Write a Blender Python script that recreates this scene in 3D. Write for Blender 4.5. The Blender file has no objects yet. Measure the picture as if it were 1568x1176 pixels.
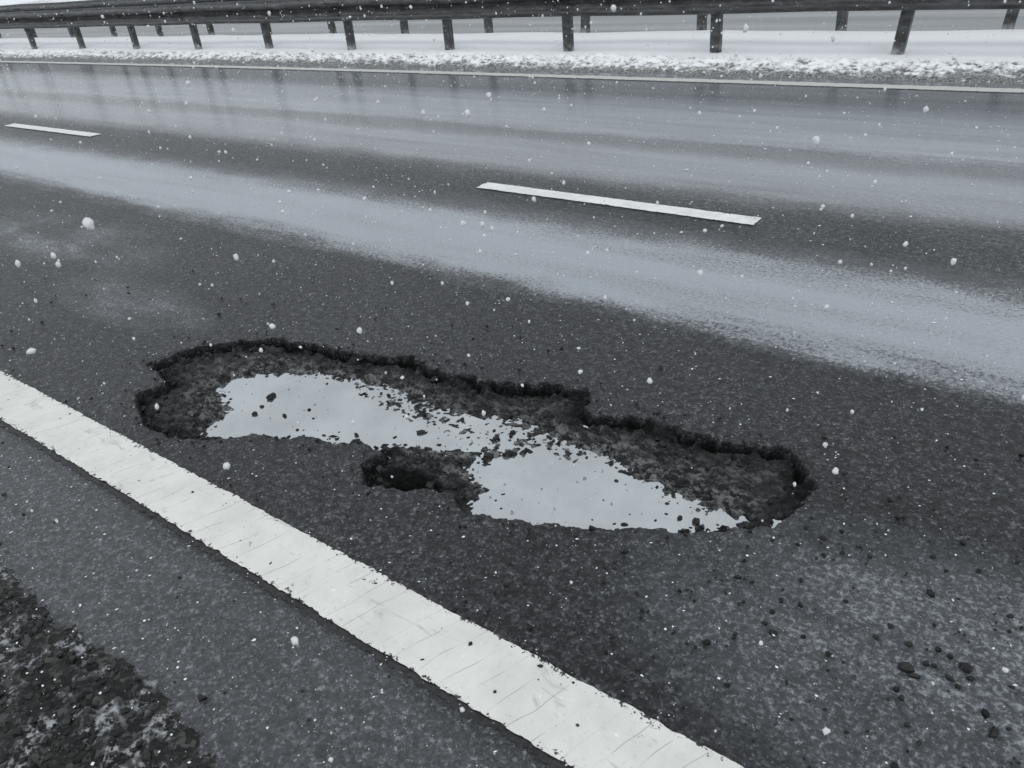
import bpy, math, numpy as np
from mathutils import Matrix, Vector
rng=np.random.default_rng(7)
scene=bpy.context.scene
# ------------------------------------------------------------------ helpers
TAB=rng.random((256,256))
def vnoise(x,y,s=0):
    x=np.asarray(x,float)+s*17.31; y=np.asarray(y,float)+s*9.73
    xi=np.floor(x).astype(int); yi=np.floor(y).astype(int)
    fx=x-xi; fy=y-yi; fx=fx*fx*(3-2*fx); fy=fy*fy*(3-2*fy)
    a=TAB[xi&255,yi&255]; b=TAB[(xi+1)&255,yi&255]; c=TAB[xi&255,(yi+1)&255]; d=TAB[(xi+1)&255,(yi+1)&255]
    return (a*(1-fx)+b*fx)*(1-fy)+(c*(1-fx)+d*fx)*fy
def fbm(x,y,o=3,s=0):
    t=0;a=1;n=0
    for i in range(o):
        t=t+a*(vnoise(x*2**i,y*2**i,s+i*3)*2-1); n+=a; a*=.5
    return t/n
def sstep(a,b,x):
    t=np.clip((x-a)/(b-a),0,1); return t*t*(3-2*t)
def sdist(px,py,poly):
    P=np.array(poly,float); n=len(P)
    d=np.full(px.shape,1e9); ins=np.zeros(px.shape,bool)
    for i in range(n):
        a=P[i]; b=P[(i+1)%n]; e=b-a
        wx=px-a[0]; wy=py-a[1]
        t=np.clip((wx*e[0]+wy*e[1])/(e@e),0,1)
        d=np.minimum(d,(wx-e[0]*t)**2+(wy-e[1]*t)**2)
        if a[1]!=b[1]:
            c=((a[1]>py)!=(b[1]>py))&(px<(b[0]-a[0])*(py-a[1])/(b[1]-a[1])+a[0]); ins^=c
    d=np.sqrt(d); return np.where(ins,d,-d)
def bend(x):
    x=np.asarray(x,float); u=np.maximum(-2-x,0)
    return np.where(u<90,-.0013*u*u,-.0013*8100-.234*(u-90))
def link(o,parent=None):
    scene.collection.objects.link(o)
    if parent: o.parent=parent
    return o
def raw_mesh(name,V,F,mat,smooth=False,parent=None,attrs=None,k=4):
    V=np.asarray(V,np.float32); F=np.asarray(F,np.int32)
    me=bpy.data.meshes.new(name)
    me.vertices.add(len(V)); me.vertices.foreach_set('co',V.ravel())
    k=F.shape[1]
    me.loops.add(F.size); me.loops.foreach_set('vertex_index',F.ravel())
    me.polygons.add(len(F)); me.polygons.foreach_set('loop_start',np.arange(0,F.size,k,dtype=np.int32))
    try: me.polygons.foreach_set('loop_total',np.full(len(F),k,dtype=np.int32))
    except Exception: pass
    me.polygons.foreach_set('use_smooth',np.full(len(F),smooth))
    if attrs:
        for an,(ty,arr) in attrs.items():
            at=me.attributes.new(an,ty,'POINT')
            at.data.foreach_set('vector' if ty=='FLOAT_VECTOR' else 'value',np.asarray(arr,np.float32).ravel())
    me.update(calc_edges=True); me.validate()
    me.materials.append(mat)
    return link(bpy.data.objects.new(name,me),parent)
def grid(name,xs,ys,zf,mat,attrf=None,dobend=True,smooth=True,jit=None):
    X,Y=np.meshgrid(xs,ys,indexing='ij')
    if jit: X,Y=jit(X,Y)
    Z=zf(X,Y)+0*X
    YB=Y+(bend(X) if dobend else 0)
    V=np.stack([X,YB,Z],-1).reshape(-1,3)
    nx,ny=len(xs),len(ys)
    i=np.arange(nx*ny).reshape(nx,ny)
    F=np.stack([i[:-1,:-1],i[1:,:-1],i[1:,1:],i[:-1,1:]],-1).reshape(-1,4)
    A={'road':('FLOAT_VECTOR',np.stack([X,Y,Z],-1).reshape(-1,3))}
    if attrf:
        for kx,v in attrf(X,Y,Z).items(): A[kx]=('FLOAT',v.ravel())
    return raw_mesh(name,V,F,mat,smooth,attrs=A)
def spaced(*segs):
    out=[]
    for a,b,st in segs:
        n=max(1,int(round((b-a)/st))); out+=list(np.linspace(a,b,n,endpoint=False))
    out.append(segs[-1][1]); return np.array(out)
# ------------------------------------------------------------------ node helper
class N:
    def __init__(s,name):
        s.m=bpy.data.materials.new(name); s.m.use_nodes=True; s.t=s.m.node_tree
        for n in list(s.t.nodes): s.t.nodes.remove(n)
        s.out=s.t.nodes.new('ShaderNodeOutputMaterial')
        s.b=s.t.nodes.new('ShaderNodeBsdfPrincipled'); s.L(s.b.outputs[0],s.out.inputs[0])
    def L(s,a,b): s.t.links.new(a,b)
    def put(s,v,sock):
        if isinstance(v,bpy.types.NodeSocket): s.L(v,sock)
        else:
            if isinstance(v,(tuple,list)) and len(v)==3 and sock.type=='RGBA': v=(*v,1)
            sock.default_value=v
    def M(s,op,a,b=0.0,c=0.0,clamp=False):
        n=s.t.nodes.new('ShaderNodeMath'); n.operation=op; n.use_clamp=clamp
        s.put(a,n.inputs[0]); s.put(b,n.inputs[1]); s.put(c,n.inputs[2]); return n.outputs[0]
    def mr(s,v,a,b,c=0.,d=1.,smooth=True):
        n=s.t.nodes.new('ShaderNodeMapRange'); n.interpolation_type='SMOOTHSTEP' if smooth else 'LINEAR'
        for k,x in zip(range(5),(v,a,b,c,d)): s.put(x,n.inputs[k])
        return n.outputs[0]
    def attr(s,nm):
        n=s.t.nodes.new('ShaderNodeAttribute'); n.attribute_name=nm; return n
    def obj(s):
        return s.t.nodes.new('ShaderNodeTexCoord').outputs['Object']
    def sep(s,v):
        n=s.t.nodes.new('ShaderNodeSeparateXYZ'); s.put(v,n.inputs[0]); return n.outputs
    def scale(s,v,sc):
        n=s.t.nodes.new('ShaderNodeVectorMath'); n.operation='MULTIPLY'; s.put(v,n.inputs[0]); n.inputs[1].default_value=sc; return n.outputs[0]
    def noise(s,v,sc,det=3,ro=.5,dist=0):
        n=s.t.nodes.new('ShaderNodeTexNoise'); s.put(v,n.inputs['Vector']); n.inputs['Scale'].default_value=sc
        n.inputs['Detail'].default_value=det; n.inputs['Roughness'].default_value=ro; n.inputs['Distortion'].default_value=dist; return n.outputs[0]
    def vor(s,v,sc,feat='F1'):
        n=s.t.nodes.new('ShaderNodeTexVoronoi'); n.feature=feat; s.put(v,n.inputs['Vector']); n.inputs['Scale'].default_value=sc; return n.outputs
    def ramp(s,v,stops):
        n=s.t.nodes.new('ShaderNodeValToRGB'); s.put(v,n.inputs[0]); cr=n.color_ramp
        while len(cr.elements)>1: cr.elements.remove(cr.elements[-1])
        for i,(p,c) in enumerate(stops):
            e=cr.elements[0] if i==0 else cr.elements.new(p)
            e.position=p; e.color=(c,c,c,1) if not isinstance(c,tuple) else (*c,1)
        return n.outputs[0]
    def mix(s,f,a,b,ty='RGBA'):
        n=s.t.nodes.new('ShaderNodeMix'); n.data_type='RGBA' if ty=='RGBA' else 'FLOAT'
        if ty=='RGBA': s.put(f,n.inputs[0]); s.put(a,n.inputs[6]); s.put(b,n.inputs[7]); return n.outputs[2]
        s.put(f,n.inputs[0]); s.put(a,n.inputs[2]); s.put(b,n.inputs[3]); return n.outputs[0]
    def bump(s,h,st,dist=.01,nrm=None):
        n=s.t.nodes.new('ShaderNodeBump'); s.put(h,n.inputs['Height']); s.put(st,n.inputs['Strength']); s.put(dist,n.inputs['Distance'])
        if nrm is not None: s.L(nrm,n.inputs['Normal'])
        return n.outputs[0]
    def fin(s,col,rough,nrm=None,spec=.5):
        s.put(col,s.b.inputs['Base Color']); s.put(rough,s.b.inputs['Roughness']); s.put(spec,s.b.inputs['Specular IOR Level'])
        if nrm is not None: s.L(nrm,s.b.inputs['Normal'])
        return s.m
# ------------------------------------------------------------------ materials
def mat_asphalt():
    n=N('wet_asphalt'); v=n.attr('road').outputs['Vector']; x,y,z=n.sep(v)
    pit=n.attr('pit').outputs['Fac']; silt=n.attr('silt').outputs['Fac']; wall=n.attr('wall').outputs['Fac']
    vo=n.vor(v,130); cr=n.sep(vo['Color'])[0]
    agg=n.ramp(cr,[(0,(.009,.009,.011)),(.5,(.027,.028,.032)),(.82,(.050,.052,.057)),(.96,(.11,.114,.12))])
    big=n.noise(v,1.7,3); fine=n.noise(v,32,5,.80)
    k=n.M('MULTIPLY',n.mr(big,.3,.7,.82,1.15),n.mr(fine,.38,.62,.15,2.0))
    kk=n.t.nodes.new('ShaderNodeVectorMath'); kk.operation='SCALE'; n.L(agg,kk.inputs[0]); n.L(k,kk.inputs['Scale'])
    base=kk.outputs[0]
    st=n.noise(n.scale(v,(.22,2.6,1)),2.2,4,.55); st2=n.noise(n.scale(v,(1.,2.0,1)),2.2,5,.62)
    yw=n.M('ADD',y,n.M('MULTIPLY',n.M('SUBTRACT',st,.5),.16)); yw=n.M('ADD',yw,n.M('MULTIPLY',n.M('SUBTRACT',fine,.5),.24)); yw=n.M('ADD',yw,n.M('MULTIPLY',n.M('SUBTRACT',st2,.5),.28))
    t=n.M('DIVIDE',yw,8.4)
    S=[(0,.20),(.70,.24),(.80,.12),(.98,.02),(2.66,.03),(2.80,.60),(2.92,.95),(3.30,1.),(3.5,.8),(3.7,.36),(3.88,.07),(4.35,.06),(4.6,.45),(5.2,.65),(5.4,.30),(5.6,.28),(5.8,.78),(6.8,.85),(7.3,.42),(8.3,.40)]  # pale bands: slush plus the wet road's sky sheen, painted into the colour
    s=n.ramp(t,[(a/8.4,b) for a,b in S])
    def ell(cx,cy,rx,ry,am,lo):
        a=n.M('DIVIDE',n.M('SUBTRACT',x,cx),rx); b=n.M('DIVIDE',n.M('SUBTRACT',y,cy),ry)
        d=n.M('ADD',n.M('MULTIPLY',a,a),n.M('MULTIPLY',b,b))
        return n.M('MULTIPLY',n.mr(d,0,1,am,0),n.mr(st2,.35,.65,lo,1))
    for e in [(-5.4,2.1,1.5,.42,.52,.2),(-3.9,1.72,.85,.28,.46,.25),(.15,1.42,1.15,.60,.50,.65)]:  # pale patches; the last one paints soft wet sheen into the colour
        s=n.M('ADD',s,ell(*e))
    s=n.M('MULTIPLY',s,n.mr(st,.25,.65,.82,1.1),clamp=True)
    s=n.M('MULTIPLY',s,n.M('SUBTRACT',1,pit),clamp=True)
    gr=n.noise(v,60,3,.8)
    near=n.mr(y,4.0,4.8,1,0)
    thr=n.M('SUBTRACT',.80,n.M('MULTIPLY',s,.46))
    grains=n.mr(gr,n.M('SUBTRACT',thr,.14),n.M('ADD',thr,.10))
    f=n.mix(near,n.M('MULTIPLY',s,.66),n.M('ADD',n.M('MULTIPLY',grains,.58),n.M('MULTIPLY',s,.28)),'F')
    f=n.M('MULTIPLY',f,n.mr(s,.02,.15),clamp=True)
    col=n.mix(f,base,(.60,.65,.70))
    # pothole floor
    pv=n.vor(v,62); pc=n.ramp(n.sep(pv['Color'])[0],[(0,(.004,.004,.004)),(.55,(.013,.013,.014)),(.85,(.04,.04,.04)),(.96,(.10,.10,.098))])
    pc=n.mix(n.mr(n.noise(v,9,4,.7),.42,.58,.15,.9),(.011,.011,.011),pc)
    siltc=n.mix(n.mr(n.noise(n.scale(v,(1,1.6,1)),20,5,.8),.48,.60),pc,(.26,.265,.265))
    pc2=n.mix(silt,pc,siltc)
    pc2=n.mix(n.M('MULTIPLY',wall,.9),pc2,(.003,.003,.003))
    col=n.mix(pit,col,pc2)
    wet=n.ramp(t,[(0,.40),(.7/8.4,.42),(1/8.4,.12),(2.6/8.4,.10),(3/8.4,.2),(4.1/8.4,.35),(4.7/8.4,.95),(1,1.)])
    rough=n.mix(wet,.36,.08,'F'); rough=n.M('ADD',rough,n.M('MULTIPLY',n.M('SUBTRACT',st,.5),.10))
    rough=n.mix(pit,rough,n.mix(wall,.28,.8,'F'),'F')
    h=n.M('ADD',n.M('MULTIPLY',vo['Distance'],-.7),n.M('MULTIPLY',fine,3.2))
    stv=n.mix(wet,1.,.035,'F')
    nr=n.bump(h,stv,.011)
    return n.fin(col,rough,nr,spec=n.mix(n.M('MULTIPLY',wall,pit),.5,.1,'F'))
def mat_paint(name,wear,tone=(.78,.78,.74)):
    n=N(name); v=n.attr('road').outputs['Vector']; x,y,z=n.sep(v)
    e=n.attr('edge').outputs['Fac']
    n1=n.noise(v,7,4,.6); n2=n.noise(v,60,4,.7)
    c=n.mix(n.mr(n1,.35,.7,0,.55),tone,(.62,.62,.585))
    c=n.mix(n.mr(n2,.55,.75,0,.35),c,(.44,.44,.42))
    q=n.M('ADD',n.M('MULTIPLY',x,15.0),n.M('MULTIPLY',y,-5.0)); q=n.M('ADD',q,n.M('MULTIPLY',n.noise(v,4,2),1.1))
    fr=n.M('ABSOLUTE',n.M('SUBTRACT',n.M('FRACT',q),.5))
    cr=n.M('MULTIPLY',n.mr(fr,0,.035,1,0),n.mr(n.noise(v,9,2),.42,.62,.08,.6))
    c=n.mix(cr,c,(.22,.215,.20))
    sm=n.noise(n.scale(v,(1,3,1)),5,4,.65,1.5)
    c=n.mix(n.mr(sm,.57,.70,0,.45),c,(.36,.35,.32))
    ch=n.noise(v,80,3,.62); ch2=n.noise(v,11,3,.6)
    thr=n.M('SUBTRACT',.725-wear,n.M('MULTIPLY',e,.20)); thr=n.M('SUBTRACT',thr,n.mr(ch2,.52,.75,0,.12))
    cm=n.mr(ch,thr,n.M('ADD',thr,.03))
    c=n.mix(cm,c,(.045,.045,.047))
    nr=n.bump(n.M('SUBTRACT',n2,n.M('MULTIPLY',cm,1.5)),.35,.004)
    return n.fin(c,.45,nr,.35)
def mat_simple(name,c1,c2,sc,rough=.6,bs=.3,bd=.01,metal=0,spec=.5,lo=.35,hi=.65):
    n=N(name); o=n.obj(); a=n.noise(o,sc,5,.6)
    n.b.inputs['Metallic'].default_value=metal
    return n.fin(n.mix(n.mr(a,lo,hi),c1,c2),rough,n.bump(a,bs,bd),spec)
def mat_snow(name):
    n=N(name); v=n.attr('road').outputs['Vector']; d=n.attr('dirt').outputs['Fac']
    a=n.noise(v,14,4,.65); b=n.noise(v,55,3,.6)
    m=n.M('ADD',d,n.M('MULTIPLY',n.M('SUBTRACT',a,.5),.9)); m=n.mr(m,.40,.66)
    c=n.mix(n.mr(b,.3,.7),(.90,.92,.95),(.96,.975,.985))
    c=n.mix(m,c,n.mix(n.mr(b,.4,.6),(.08,.08,.08),(.30,.31,.31)))
    return n.fin(c,.7,n.bump(b,.35,.01),.3)
M_asph=mat_asphalt()
M_line=mat_paint('edge_line_paint',.0)
M_dash=mat_paint('lane_paint',-.03,(.85,.86,.86))
M_fline=mat_paint('far_line_paint',.04,(.62,.62,.59))
M_groove_shadow=mat_simple('groove_shadow_dark',(.006,.006,.007),(.03,.03,.03),60,.5)  # near-black colour for the line's edge shadow and the crack groove
M_snow=mat_snow('snow')
def mat_soil():
    n=N('verge_soil'); o=n.attr('road').outputs['Vector']
    a=n.vor(o,70); b=n.noise(o,9,4,.6); c=n.noise(o,40,4,.7)
    col=n.ramp(n.sep(a['Color'])[0],[(0,(.006,.006,.006)),(.7,(.022,.021,.02)),(.93,(.07,.068,.065))])
    sn=n.M('MULTIPLY',n.mr(b,.50,.62),n.mr(c,.45,.6))
    col=n.mix(n.M('MULTIPLY',sn,.8),col,(.48,.50,.52))
    return n.fin(col,.6,n.bump(n.M('ADD',a['Distance'],c),.8,.01),.3)
M_soil=mat_soil()
def mat_stone(name,dark,light,rough=.5):
    n=N(name); r=n.attr('rnd').outputs['Fac']; a=n.noise(n.obj(),120,3,.6)
    c=n.mix(r,dark,light); c=n.mix(n.mr(a,.4,.7,0,.5),c,dark)
    return n.fin(c,rough,n.bump(a,.5,.003),.35)
M_rub=mat_stone('crumbled_asphalt',(.004,.004,.004),(.022,.022,.022),.55)
M_grav=mat_stone('verge_gravel',(.006,.006,.006),(.05,.048,.045))
def mat_flake():
    n=N('snowflake_ice'); d=n.t.nodes.new('ShaderNodeBsdfDiffuse'); d.inputs[0].default_value=(.98,.99,1,1)
    tl=n.t.nodes.new('ShaderNodeBsdfTranslucent'); tl.inputs[0].default_value=(.98,.99,1,1)
    ms=n.t.nodes.new('ShaderNodeMixShader'); ms.inputs[0].default_value=.45
    n.L(d.outputs[0],ms.inputs[1]); n.L(tl.outputs[0],ms.inputs[2]); n.L(ms.outputs[0],n.out.inputs[0]); return n.m
M_fl=mat_flake()
n=N('snow_grain'); M_gr=n.fin((.92,.94,.96),.6,None,.3)
# icy murky puddle
n=N('puddle_water'); o=n.obj()
gl=n.t.nodes.new('ShaderNodeBsdfGlossy'); gl.inputs['Roughness'].default_value=.02; gl.inputs['Color'].default_value=(.92,.95,.965,1)
df=n.t.nodes.new('ShaderNodeBsdfDiffuse'); n.L(n.mix(n.mr(n.noise(o,7,4,.6),.35,.65),(.08,.085,.09),(.18,.185,.19)),df.inputs['Color'])
bm=n.bump(n.noise(o,18,2,.4),.03,.004); n.L(bm,gl.inputs['Normal'])
ms=n.t.nodes.new('ShaderNodeMixShader'); n.L(n.mr(n.noise(o,3.2,3,.5),.3,.7,.52,.62),ms.inputs[0])
n.L(df.outputs[0],ms.inputs[1]); n.L(gl.outputs[0],ms.inputs[2]); n.L(ms.outputs[0],n.out.inputs[0]); M_wat=n.m
def mat_steel():
    n=N('weathered_steel'); o=n.obj(); a=n.noise(n.scale(o,(1.5,1.5,6)),3,5,.65); b=n.noise(o,35,4,.65); c3=n.noise(o,7,4,.7)
    c=n.mix(n.mr(a,.35,.65),(.10,.102,.105),(.038,.038,.037)); c=n.mix(n.mr(b,.56,.72,0,.5),c,(.22,.225,.23)); c=n.mix(n.mr(c3,.58,.72,0,.7),c,(.05,.037,.028))
    zz=n.sep(o)[2]; c=n.mix(n.M('MULTIPLY',n.mr(zz,.04,.16,.8,0),n.mr(c3,.40,.6)),c,(.45,.47,.49))
    n.b.inputs['Metallic'].default_value=.25
    return n.fin(c,.42,n.bump(b,.2,.003),.5)
M_st=mat_steel()
# ------------------------------------------------------------------ pothole shape (road coordinates, metres)
OUT=[(-2.938,1.169),(-2.916,1.258),(-2.93,1.325),(-3.169,1.356),(-3.086,1.559),(-2.962,1.718),(-2.802,1.816),(-2.611,1.844),(-2.45,1.854),(-2.271,1.915),(-2.09,1.966),(-1.895,1.947),(-1.744,1.97),(-1.59,2.02),(-1.468,2.064),(-1.338,2.091),(-1.294,2.042),(-1.295,1.989),(-1.243,1.959),(-1.124,2.006),(-1.012,2.036),(-0.909,2.025),(-0.774,2.036),(-0.655,2.07),(-0.567,2.091),(-0.496,2.032),(-0.451,1.927),(-0.449,1.806),(-0.499,1.71),(-0.615,1.618),(-0.774,1.528),(-.94,1.44),(-1.15,1.34),(-1.27,1.31),(-1.39,1.35),(-1.53,1.29),(-1.67,1.25),(-1.76,1.31),(-1.76,1.39),(-1.83,1.41),(-2.03,1.34),(-2.21,1.25),(-2.39,1.12),(-2.54,1.06),(-2.72,1.07)]
WAT=[(-2.70,1.38),(-2.69,1.48),(-2.62,1.57),(-2.47,1.65),(-2.25,1.74),(-2.00,1.72),(-1.83,1.68),(-1.69,1.64),(-1.60,1.63),(-1.46,1.69),(-1.35,1.76),(-1.22,1.77),(-1.09,1.76),(-.99,1.76),(-.88,1.73),(-.77,1.72),(-.68,1.72),(-.60,1.72),(-.53,1.72),(-.55,1.69),(-.66,1.59),(-.94,1.42),(-1.15,1.32),(-1.28,1.29),(-1.31,1.36),(-1.31,1.42),(-1.37,1.46),(-1.44,1.49),(-1.41,1.58),(-1.35,1.65),(-1.50,1.59),(-1.66,1.50),(-1.84,1.40),(-2.03,1.33),(-2.22,1.24),(-2.41,1.11),(-2.50,1.17),(-2.51,1.27),(-2.57,1.35)]
WAT=[(a-.028,b+.030) for a,b in WAT]
WL=-.042
def pot(X,Y):
    z=np.zeros(X.shape); pit=np.zeros(X.shape); silt=np.zeros(X.shape); wall=np.zeros(X.shape)
    m=(X>-3.4)&(X<-.3)&(Y>.95)&(Y<2.3)
    x=X[m]; y=Y[m]
    rag=.5+1.*vnoise(x*4,y*4,33)
    d=sdist(x,y,OUT)+.024*fbm(x*10,y*10,3,1)+.019*rag*fbm(x*34,y*34,4,2)
    dw=sdist(x,y,WAT)+.034*fbm(x*13,y*13,3,4)+.016*fbm(x*50,y*50,2,5)
    w=sstep(0,.012,d)
    def blob(cx,cy,rx,ry): return np.exp(-(((x-cx)/rx)**2+((y-cy)/ry)**2))
    fl=WL-np.clip(dw*.30,-.014,.030)
    mod=.4+1.2*vnoise(x*6,y*6,17)
    rub=(.011*np.abs(fbm(x*30,y*30,2,8))+.010*fbm(x*75,y*75,2,9))*mod
    sh=blob(-1.98,1.70,.32,.10)+blob(-1.52,1.75,.24,.14)+.8*blob(-1.2,1.76,.2,.06)+.5*blob(-.75,1.74,.2,.05)
    sh=np.clip(sh,0,1)
    fl=fl*(1-sh)+(WL-.003)*sh
    shal=np.clip(1-sstep(.0,.07,dw)+sh,0,1)
    fl=fl+rub*(.15+1.0*shal)-.002
    hol=np.exp(-(((x+1.57)/.17)**2+((y-1.35)/.055)**2))
    lo=sstep(.0,.07,d)
    fl=fl-(1-lo)*.030*sstep(.03,-.03,dw)
    led=sstep(.58,.78,vnoise(x*6,y*6,23))*sstep(.055,.0,d)
    fl=fl*(1-led)+led*(-.020+.010*fbm(x*40,y*40,2,24))
    # broken lumps sitting against the wall
    lump=sstep(.60,.80,vnoise(x*26,y*26,27))*sstep(.11,.03,d)*sstep(.03,-.02,dw)
    fl=fl+.020*lump
    zz=w*np.minimum(fl,-.004)
    z[m]=zz-.006*sstep(-.05,0,d)*(1-w)*np.abs(fbm(x*30,y*30,2,11)); pit[m]=sstep(.000,.008,d)
    silt[m]=np.clip(shal*sstep(.05,.13,d)*(.45+.55*sstep(-.16,-.02,dw))*(1-hol),0,1)
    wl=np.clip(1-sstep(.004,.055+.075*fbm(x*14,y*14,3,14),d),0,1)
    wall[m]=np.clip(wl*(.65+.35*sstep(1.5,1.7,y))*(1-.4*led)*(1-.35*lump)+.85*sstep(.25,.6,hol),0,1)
    return z,pit,silt,wall
def zroad(X,Y): return pot(X,Y)[0]
def arr(X,Y,Z):
    _,p,s,w=pot(X,Y); return {'pit':p,'silt':s,'wall':w}
xs=spaced((-260,-30,10),(-30,-8,.5),(-8,-3.3,.1),(-3.3,-.36,.006),(-.36,3,.1),(3,60,3))
ys=spaced((.25,.97,.08),(.97,2.16,.006),(2.16,3,.08),(3,9.0,.25))
road=grid('road',xs,ys,zroad,M_asph,arr)
pw=spaced((-2.99,-.45,.05)); qw=spaced((1.02,2.04,.05))
Xw,Yw=np.meshgrid(pw,qw,indexing='ij')
i=np.arange(Xw.size).reshape(Xw.shape); cx=(Xw[:-1,:-1]+.025).ravel(); cy=(Yw[:-1,:-1]+.025).ravel()
keep=(sdist(cx,cy,OUT)>-.035)&(sdist(cx,cy,WAT)>-.13)&~((np.abs(cx+1.57)<.24)&(cy<1.44))
F=np.stack([i[:-1,:-1],i[1:,:-1],i[1:,1:],i[:-1,1:]],-1).reshape(-1,4)[keep]
raw_mesh('puddle',np.stack([Xw,Yw+bend(Xw),0*Xw+WL],-1).reshape(-1,3),F,M_wat)
# ------------------------------------------------------------------ markings
def stripe(name,x0,x1,y0,y1,z,mat,stx,nj=8,amp=.004):
    xs=spaced((x0,x1,stx)); ys=np.linspace(y0,y1,nj)
    def jit(X,Y):
        e=(np.abs(Y-(y0+y1)/2)/((y1-y0)/2))**6
        Y=Y+e*amp*(fbm(X*22,Y*9,3,31)+.6*fbm(X*90,Y*40,2,32))
        ex=(np.abs(X-(x0+x1)/2)/((x1-x0)/2))**60
        X=X+ex*amp*3*fbm(Y*40,X*3,2,33)
        return X,Y
    def at(X,Y,Z):
        t=np.clip(np.minimum(Y-y0,y1-Y)/(.12*(y1-y0)),0,1); return {'edge':1-t}
    return grid(name,xs,ys,lambda X,Y:z+0*X,mat,at,jit=jit)
def stripe2(name,segs,y0,y1,z,mat,nj=8,amp=.004):
    xs=spaced(*segs); ys=np.linspace(y0,y1,nj)
    def jit(X,Y):
        e=(np.abs(Y-(y0+y1)/2)/((y1-y0)/2))**6
        return X,Y+e*amp*(fbm(X*22,Y*9,3,31)+.6*fbm(X*90,Y*40,2,32))
    def at(X,Y,Z):
        t=np.clip(np.minimum(Y-y0,y1-Y)/(.12*(y1-y0)),0,1); return {'edge':1-t}
    return grid(name,xs,ys,lambda X,Y:z+0*X,mat,at,jit=jit)
SEG=[(-200,-20,5),(-20,-6,.2),(-6,.5,.008),(.5,50,2)]
stripe2('edge_line_marking',SEG,.782,.975,.006,M_line,24,.006)
stripe2('edge_shadow_groove',SEG,.764,.80,.003,M_groove_shadow,6,.012)  # dark strip painting the line's shadow edge along with the crack groove
stripe2('far_edge_line_marking',[(-200,-40,4),(-40,4,.06),(4,60,3)],7.95,8.13,.005,M_fline,8,.02)
for j in range(-12,5):
    x1=-1.46+7.18*j; x0=x1-1.97
    stripe('lane_dash_marking',x0,x1,4.03,4.16,.006,M_dash,.03 if -12<x0<0 else .2,8,.005)
# ------------------------------------------------------------------ verge soil
def zs(X,Y):
    t=sstep(.47,.33,Y+.05*fbm(X*5,Y*5,3,41)+.02*fbm(X*25,Y*25,2,42))
    return -.02+t*(.028+.016*np.abs(fbm(X*14,Y*14,3,43))+.010*fbm(X*45,Y*45,2,44))-.1*sstep(0,-3,Y)
grid('verge',spaced((-60,-6,1),(-6,-3.2,.05),(-3.2,.2,.011),(.2,20,1)),spaced((-9,-.8,.5),(-.8,.5,.011)),zs,M_soil)
# ------------------------------------------------------------------ median snow
def zm(X,Y):
    r=sstep(8.28,8.5,Y+.10*fbm(X*3,Y*3,2,51))
    lump=.06*np.abs(fbm(X*5.5,Y*6.5,3,52))+.05*fbm(X*12,Y*13,2,53)
    rid=np.exp(-((Y-8.85)/.42)**2)
    return -.02+r*(.05+.02*rid+lump*(.2+.85*rid)*sstep(9.7,9.1,Y))+.02*fbm(X*.7,Y*.7,2,54)*r-.16*sstep(11.2,11.5,Y)+.05*sstep(9.6,10.3,Y)
def dm(X,Y,Z):
    rid=sstep(9.4,9.0,Y)
    d=.0+rid*(.68-4.4*(Z-.02))
    d=np.where(Y>9.5,-.2,d); return {'dirt':np.clip(d,-.2,1)}
grid('snow_median',spaced((-200,-40,6),(-40,-15,.12),(-15,3,.035),(3,60,2)),spaced((8.2,9.8,.035),(9.8,11.8,.2)),zm,M_snow,dm)
# ------------------------------------------------------------------ opposite carriageway, ground
n=N('opposite_asphalt'); v=n.attr('road').outputs['Vector']
a=n.noise(n.scale(v,(.1,1.2,1)),1.5,4)
M_opp=n.fin(n.mix(n.mr(a,.35,.65),(.07,.075,.08),(.20,.21,.22)),.3,None,.4)
grid('opposite_carriageway',spaced((-260,60,5)),spaced((11.3,19.5,.8)),lambda X,Y:-.02+0*X,M_opp)
for yy in (11.75,15.4,19.1): stripe2('opposite_lane_marking',[(-200,60,3)],yy,yy+.14,-.012,M_fline,3,.0)
def zg(X,Y): return -.13+sstep(20,60,Y)*(1.2+.5*fbm(X*.02,Y*.02,2,61))
grid('snowy_ground',np.concatenate([[-1500,-800],np.arange(-400,401,16),[800,1500]]),np.concatenate([[-1500,-600],np.arange(-200,401,12),[800,1500]]),zg,M_snow,lambda X,Y,Z:{'dirt':0*X+.05},dobend=False)
def zb(X,Y): return -.14+.5*sstep(19.3,21,Y)*(1+.3*fbm(X*.8,Y*.8,3,71))
grid('snow_bank',spaced((-200,60,1)),spaced((19.2,24,.3)),zb,M_snow,lambda X,Y,Z:{'dirt':.40+.15*fbm(X*.5,Y*.5,2,72)})
# ------------------------------------------------------------------ guardrails
def box(cx,cy,cz,sx,sy,sz,lean=0):
    V=[]
    for a in(-1,1):
        for b in(-1,1):
            for c in(-1,1):
                V.append((cx+a*sx/2+lean*(cz+c*sz/2),cy+b*sy/2,cz+c*sz/2))
    F=[(0,1,3,2),(4,6,7,5),(0,4,5,1),(2,3,7,6),(0,2,6,4),(1,5,7,3)]
    return V,F
class Acc:
    def __init__(s): s.V=[];s.F=[]
    def add(s,V,F):
        o=len(s.V); s.V+=list(V); s.F+=[tuple(i+o for i in f) for f in F]
WPROF=[(0.0,.0),(-.012,.004),(-.018,.03),(-.078,.065),(-.083,.085),(-.078,.105),(-.012,.145),(-.006,.155),(-.012,.165),(-.078,.205),(-.083,.225),(-.078,.245),(-.018,.28),(-.012,.306),(0.0,.31)]
WPROF=[(a,b*1.15) for a,b in WPROF]
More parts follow.
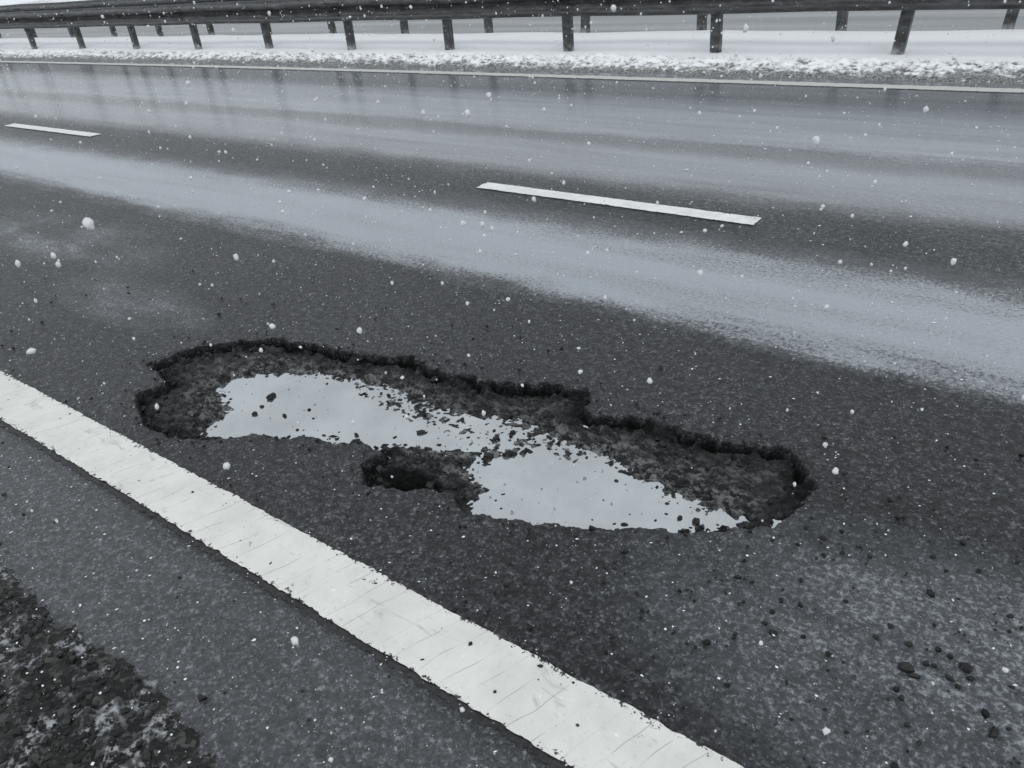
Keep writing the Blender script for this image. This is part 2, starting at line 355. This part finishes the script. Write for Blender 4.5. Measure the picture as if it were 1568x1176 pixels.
def beam(name,y,zb,sgn,parent,x0,x1):
    xs=spaced((x0,-30,3),(-30,x1,1.0)); V=[];F=[]
    P=[(d*sgn,z) for d,z in WPROF]+[((d+.004)*sgn,z) for d,z in WPROF[::-1]]
    m=len(P)
    for x in xs:
        sag=.006*math.sin(x*1.7)
        for d,z in P: V.append((x,y+d+float(bend(x)),zb+z+sag))
    for i in range(len(xs)-1):
        for j in range(m):
            F.append((i*m+j,(i+1)*m+j,(i+1)*m+(j+1)%m,i*m+(j+1)%m))
    return raw_mesh(name,V,F,M_st,False,parent)
def guardrail(y,zbase,zb,xoff,x0,x1,both=True,spc=1.96,sp=.19):
    e=bpy.data.objects.new('guardrail',None); link(e)
    beam('front_beam',y-sp,zb,1,e,x0,x1)
    if both: beam('rear_beam',y+sp,zb,-1,e,x0,x1)
    A=Acc();B=Acc();C=Acc();D=Acc()
    k=0; x=xoff+spc*8
    while x>x0:
        if x<x1:
            yy=y+float(bend(x)); ln=float(rng.normal(0,.02))
            if abs(x-xoff)<.1: ln=.09
            h=zb+.24-zbase; cz=(zb+.24+zbase)/2; xx=x-ln*.5
            A.add(*box(xx,yy-.045,cz,.11,.006,h,ln))
            A.add(*box(xx-.057,yy,cz,.006,.09,h,ln)); A.add(*box(xx+.057,yy,cz,.006,.09,h,ln))
            A.add(*box(xx-.045,yy+.045,cz,.024,.006,h,ln)); A.add(*box(xx+.045,yy+.045,cz,.024,.006,h,ln))
            B.add(*box(x,yy,zb+.04,.15,2*sp-.06,.05)); B.add(*box(x,yy,zb+.24,.12,2*sp-.03,.09))
            B.add(*box(x+.035,yy-.07,zb-.02,.06,.03,.10))
            for s in(-1,1): B.add(*box(x+.035*s,yy-sp-.02,zb+.178,.028,.03,.028))
            if k%2==0:
                D.add(*box(x-.02,yy-sp-.088,zb+.098,.30,.006,.05)); D.add(*box(x-.02,yy-sp-.088,zb+.259,.30,.006,.05))
                for zz in(.098,.259):
                    for s in(-1,-.4,.4,1): C.add(*box(x-.02+.12*s,yy-sp-.095,zb+zz,.024,.016,.024))
        x-=spc;k+=1
    raw_mesh('posts',A.V,A.F,M_st,False,e); raw_mesh('spacer_brackets',B.V,B.F,M_st,False,e); raw_mesh('bolts',C.V,C.F,M_st,False,e); raw_mesh('splice_plates',D.V,D.F,M_st,False,e)
guardrail(9.66,-.05,.485,-2.02,-150,14,spc=2.13)
guardrail(11.45,-.1,.53,-1.24,-150,14,True,1.95,sp=.13)
# ------------------------------------------------------------------ stones
def ico(sub):
    import bmesh
    bm=bmesh.new(); bmesh.ops.create_icosphere(bm,subdivisions=sub,radius=1)
    V=np.array([v.co[:] for v in bm.verts]); F=np.array([[v.index for v in f.verts] for f in bm.faces]); bm.free(); return V,F
IV,IF=ico(1); I2V,I2F=ico(2)
OV=np.array([(1,0,0),(-1,0,0),(0,1,0),(0,-1,0),(0,0,1),(0,0,-1)],float); OF=np.array([(0,2,4),(2,1,4),(1,3,4),(3,0,4),(2,0,5),(1,2,5),(3,1,5),(0,3,5)])
def scatter(name,P,R,mat,V0=IV,F0=IF,rough=.35,flat=.7,smooth=False,st=1.0):
    P=np.asarray(P);n=len(P); R=np.asarray(R)
    a=rng.random(n)*6.283; c,s=np.cos(a),np.sin(a)
    f=.7+.6*rng.random((n,3)); f[:,2]*=flat; f[:,0]*=1+(st-1)*rng.random(n)
    sc=R[:,None]*f
    V=V0[None]*(1+rough*(rng.random((n,len(V0),1))-.5)*2)
    V=V*sc[:,None,:]
    x=V[...,0]*c[:,None]-V[...,1]*s[:,None]; y=V[...,0]*s[:,None]+V[...,1]*c[:,None]
    V=np.stack([x,y,V[...,2]],-1)+P[:,None,:]
    F=F0[None]+(np.arange(n)*len(V0))[:,None,None]
    rn=np.repeat(rng.random(n),len(V0))
    return raw_mesh(name,V.reshape(-1,3),F.reshape(-1,3),mat,smooth,attrs={'rnd':('FLOAT',rn)})
P=[];R=[]
def stone(x,y,r,z=None):
    z0=float(zroad(np.array([[x]]),np.array([[y]]))[0,0]) if z is None else z
    P.append((x,y+float(bend(x)),z0+r*.35)); R.append(r)
for (x,y),r in zip([(-0.071,1.402),(-.058,1.388),(0.011,1.424),(0.035,1.471),(0.09,1.367),(0.109,1.324),(-1.396,0.451),(-1.625,0.834),(-1.023,0.82),(-0.498,1.472),(-0.355,1.344),(-0.078,1.666),(-0.087,1.473),(-0.131,1.509),(-0.361,1.731),(-.04,1.44),(.03,1.41),(-.3,1.7)],[.016,.010,.009,.011,.011,.012,.011,.007,.007,.009,.009,.009,.008,.007,.008,.008,.006,.009]): stone(x,y,r)
cand=rng.random((13000,2))*[3.1,1.5]+[-3.3,.9]
d=sdist(cand[:,0],cand[:,1],OUT); dw=sdist(cand[:,0],cand[:,1],WAT)
zc=zroad(cand[:,0][None],cand[:,1][None])[0]
for (x,y),dd,ww,zz in zip(cand,d,dw,zc):
    u=rng.random()
    if dd>.01:
        if dd<.08 and u>.93:
            r=.006+.012*rng.random()**2; P.append((x,y+float(bend(x)),zz+r*.2)); R.append(r)
        elif (ww<.02 and ww>-.04 and u<.32) or (ww<.08 and u<.05) or u<.009:
            r=.003+.007*rng.random()**2
            P.append((x,y+float(bend(x)),max(zz+r*.3,WL-.001 if u<.5 else -1))); R.append(r)
    elif dd>-.08 and u<.08: stone(x,y,.002+.006*rng.random()**2,0)
    elif u<.018: stone(x,y,.0015+.0045*rng.random()**2,0)
for x,y,r in [(-2.47,1.49,.018),(-2.455,1.475,.011),(-2.42,1.37,.013),(-2.44,1.42,.010),(-1.24,1.335,.015),(-.70,1.66,.015),(-2.57,1.30,.013),(-1.75,1.60,.011),(-1.95,1.47,.009),(-2.3,1.42,.010),(-2.25,1.5,.008),(-.75,1.655,.010),(-1.30,1.33,.012)]:
    P.append((x,y,WL+r*.2));R.append(r)
for j in range(1200):
    x=-5+5.6*rng.random(); y=.4+2.0*rng.random()
    if rng.random()<.55: x=-1.1+1.5*rng.random(); y=.95+1.1*rng.random()
    if sdist(np.array([x]),np.array([y]),OUT)[0]<-.02: stone(x,y,.0015+.0070*rng.random()**4,.003)
scatter('asphalt_rubble',P,R,M_rub,rough=.34,flat=.8,st=1.3)
g=rng.random((6000,2))*[3.6,1.0]+[-3.3,-.6]
gz=zs(g[:,0],g[:,1])
scatter('gravel',np.stack([g[:,0],g[:,1]+bend(g[:,0]),gz+.002],-1),.003+.008*rng.random(6000)**2,M_grav,rough=.4)
# ------------------------------------------------------------------ snow on the ground & in the air
n1=9000
x=-7+7.6*rng.random(n1)**.8; y=.0+3.6*rng.random(n1)
m=sdist(x,y,OUT)<0; x=x[m];y=y[m]
x2=-14+15*rng.random(3500); y2=3+6*rng.random(3500)
X=np.concatenate([x,x2]);Y=np.concatenate([y,y2]); r=.0009+.0026*rng.random(len(X))**4
r[len(x):]*=1.8
zz=np.where(Y<.4,zs(X,Y)+.008,.004)
scatter('snow_grains',np.stack([X,Y+bend(X),zz+r*.5],-1),r,M_gr,OV,OF,.3,st=1.8)
nf=14000
Q=rng.random((nf,3))*[17,13,2.6]+[-14.5,-.3,.03]
cam=np.array([0,0,1.5]); dist=np.linalg.norm(Q-cam,axis=1); Q=Q[dist>.9]; dist=dist[dist>.9]
rf=np.minimum(.0012+.0055*rng.random(len(Q))**4,.0018*dist+.001)
Q2=rng.random((600,3))*[5,4,1.6]+[-4.2,.0,.1]; dist=np.linalg.norm(Q2-cam,axis=1); Q2=Q2[dist>1.0]
rf2=.0014+.0050*rng.random(len(Q2))**3
scatter('falling_snow',np.concatenate([Q,Q2]),np.concatenate([rf,rf2]),M_fl,I2V,I2F,.30,1.4,True,1.5)
# ------------------------------------------------------------------ world, sun, camera
w=bpy.data.worlds.new('World'); scene.world=w; w.use_nodes=True; nt=w.node_tree
bg=nt.nodes['Background']; sky=nt.nodes.new('ShaderNodeTexSky'); sky.sky_type='NISHITA'; sky.sun_disc=False
SAZ=math.radians(140); SEL=math.radians(55)   # behind the photographer, veiled by cloud
sky.sun_elevation=SEL; sky.sun_rotation=SAZ; sky.dust_density=5; sky.air_density=1
mx=nt.nodes.new('ShaderNodeMix'); mx.data_type='RGBA'; mx.inputs[0].default_value=.92
mx.inputs[7].default_value=(7.4,7.9,8.3,1); nt.links.new(sky.outputs[0],mx.inputs[6]); nt.links.new(mx.outputs[2],bg.inputs[0]); bg.inputs[1].default_value=.1
sd=bpy.data.lights.new('sun','SUN'); sd.energy=.6; sd.angle=math.radians(25); sd.color=(1,.98,.95)
so=link(bpy.data.objects.new('sun',sd))
dv=Vector((math.sin(SAZ)*math.cos(SEL),math.cos(SAZ)*math.cos(SEL),math.sin(SEL)))
so.rotation_euler=dv.to_track_quat('Z','Y').to_euler()
cd=bpy.data.cameras.new('camera'); co=link(bpy.data.objects.new('camera',cd)); scene.camera=co
cd.sensor_width=36; cd.lens=1177/1568*36; cd.clip_start=.05; cd.clip_end=4000
cd.dof.use_dof=True; cd.dof.focus_distance=2.9; cd.dof.aperture_fstop=11.0
co.matrix_world=Matrix.Translation((0,0,1.5))@Matrix.Rotation(math.radians(39.1),4,'Z')@Matrix.Rotation(math.radians(90-30.3),4,'X')@Matrix.Rotation(math.radians(-5.3),4,'Z')
scene.view_settings.view_transform='Standard'; scene.view_settings.look='None'; scene.view_settings.exposure=0
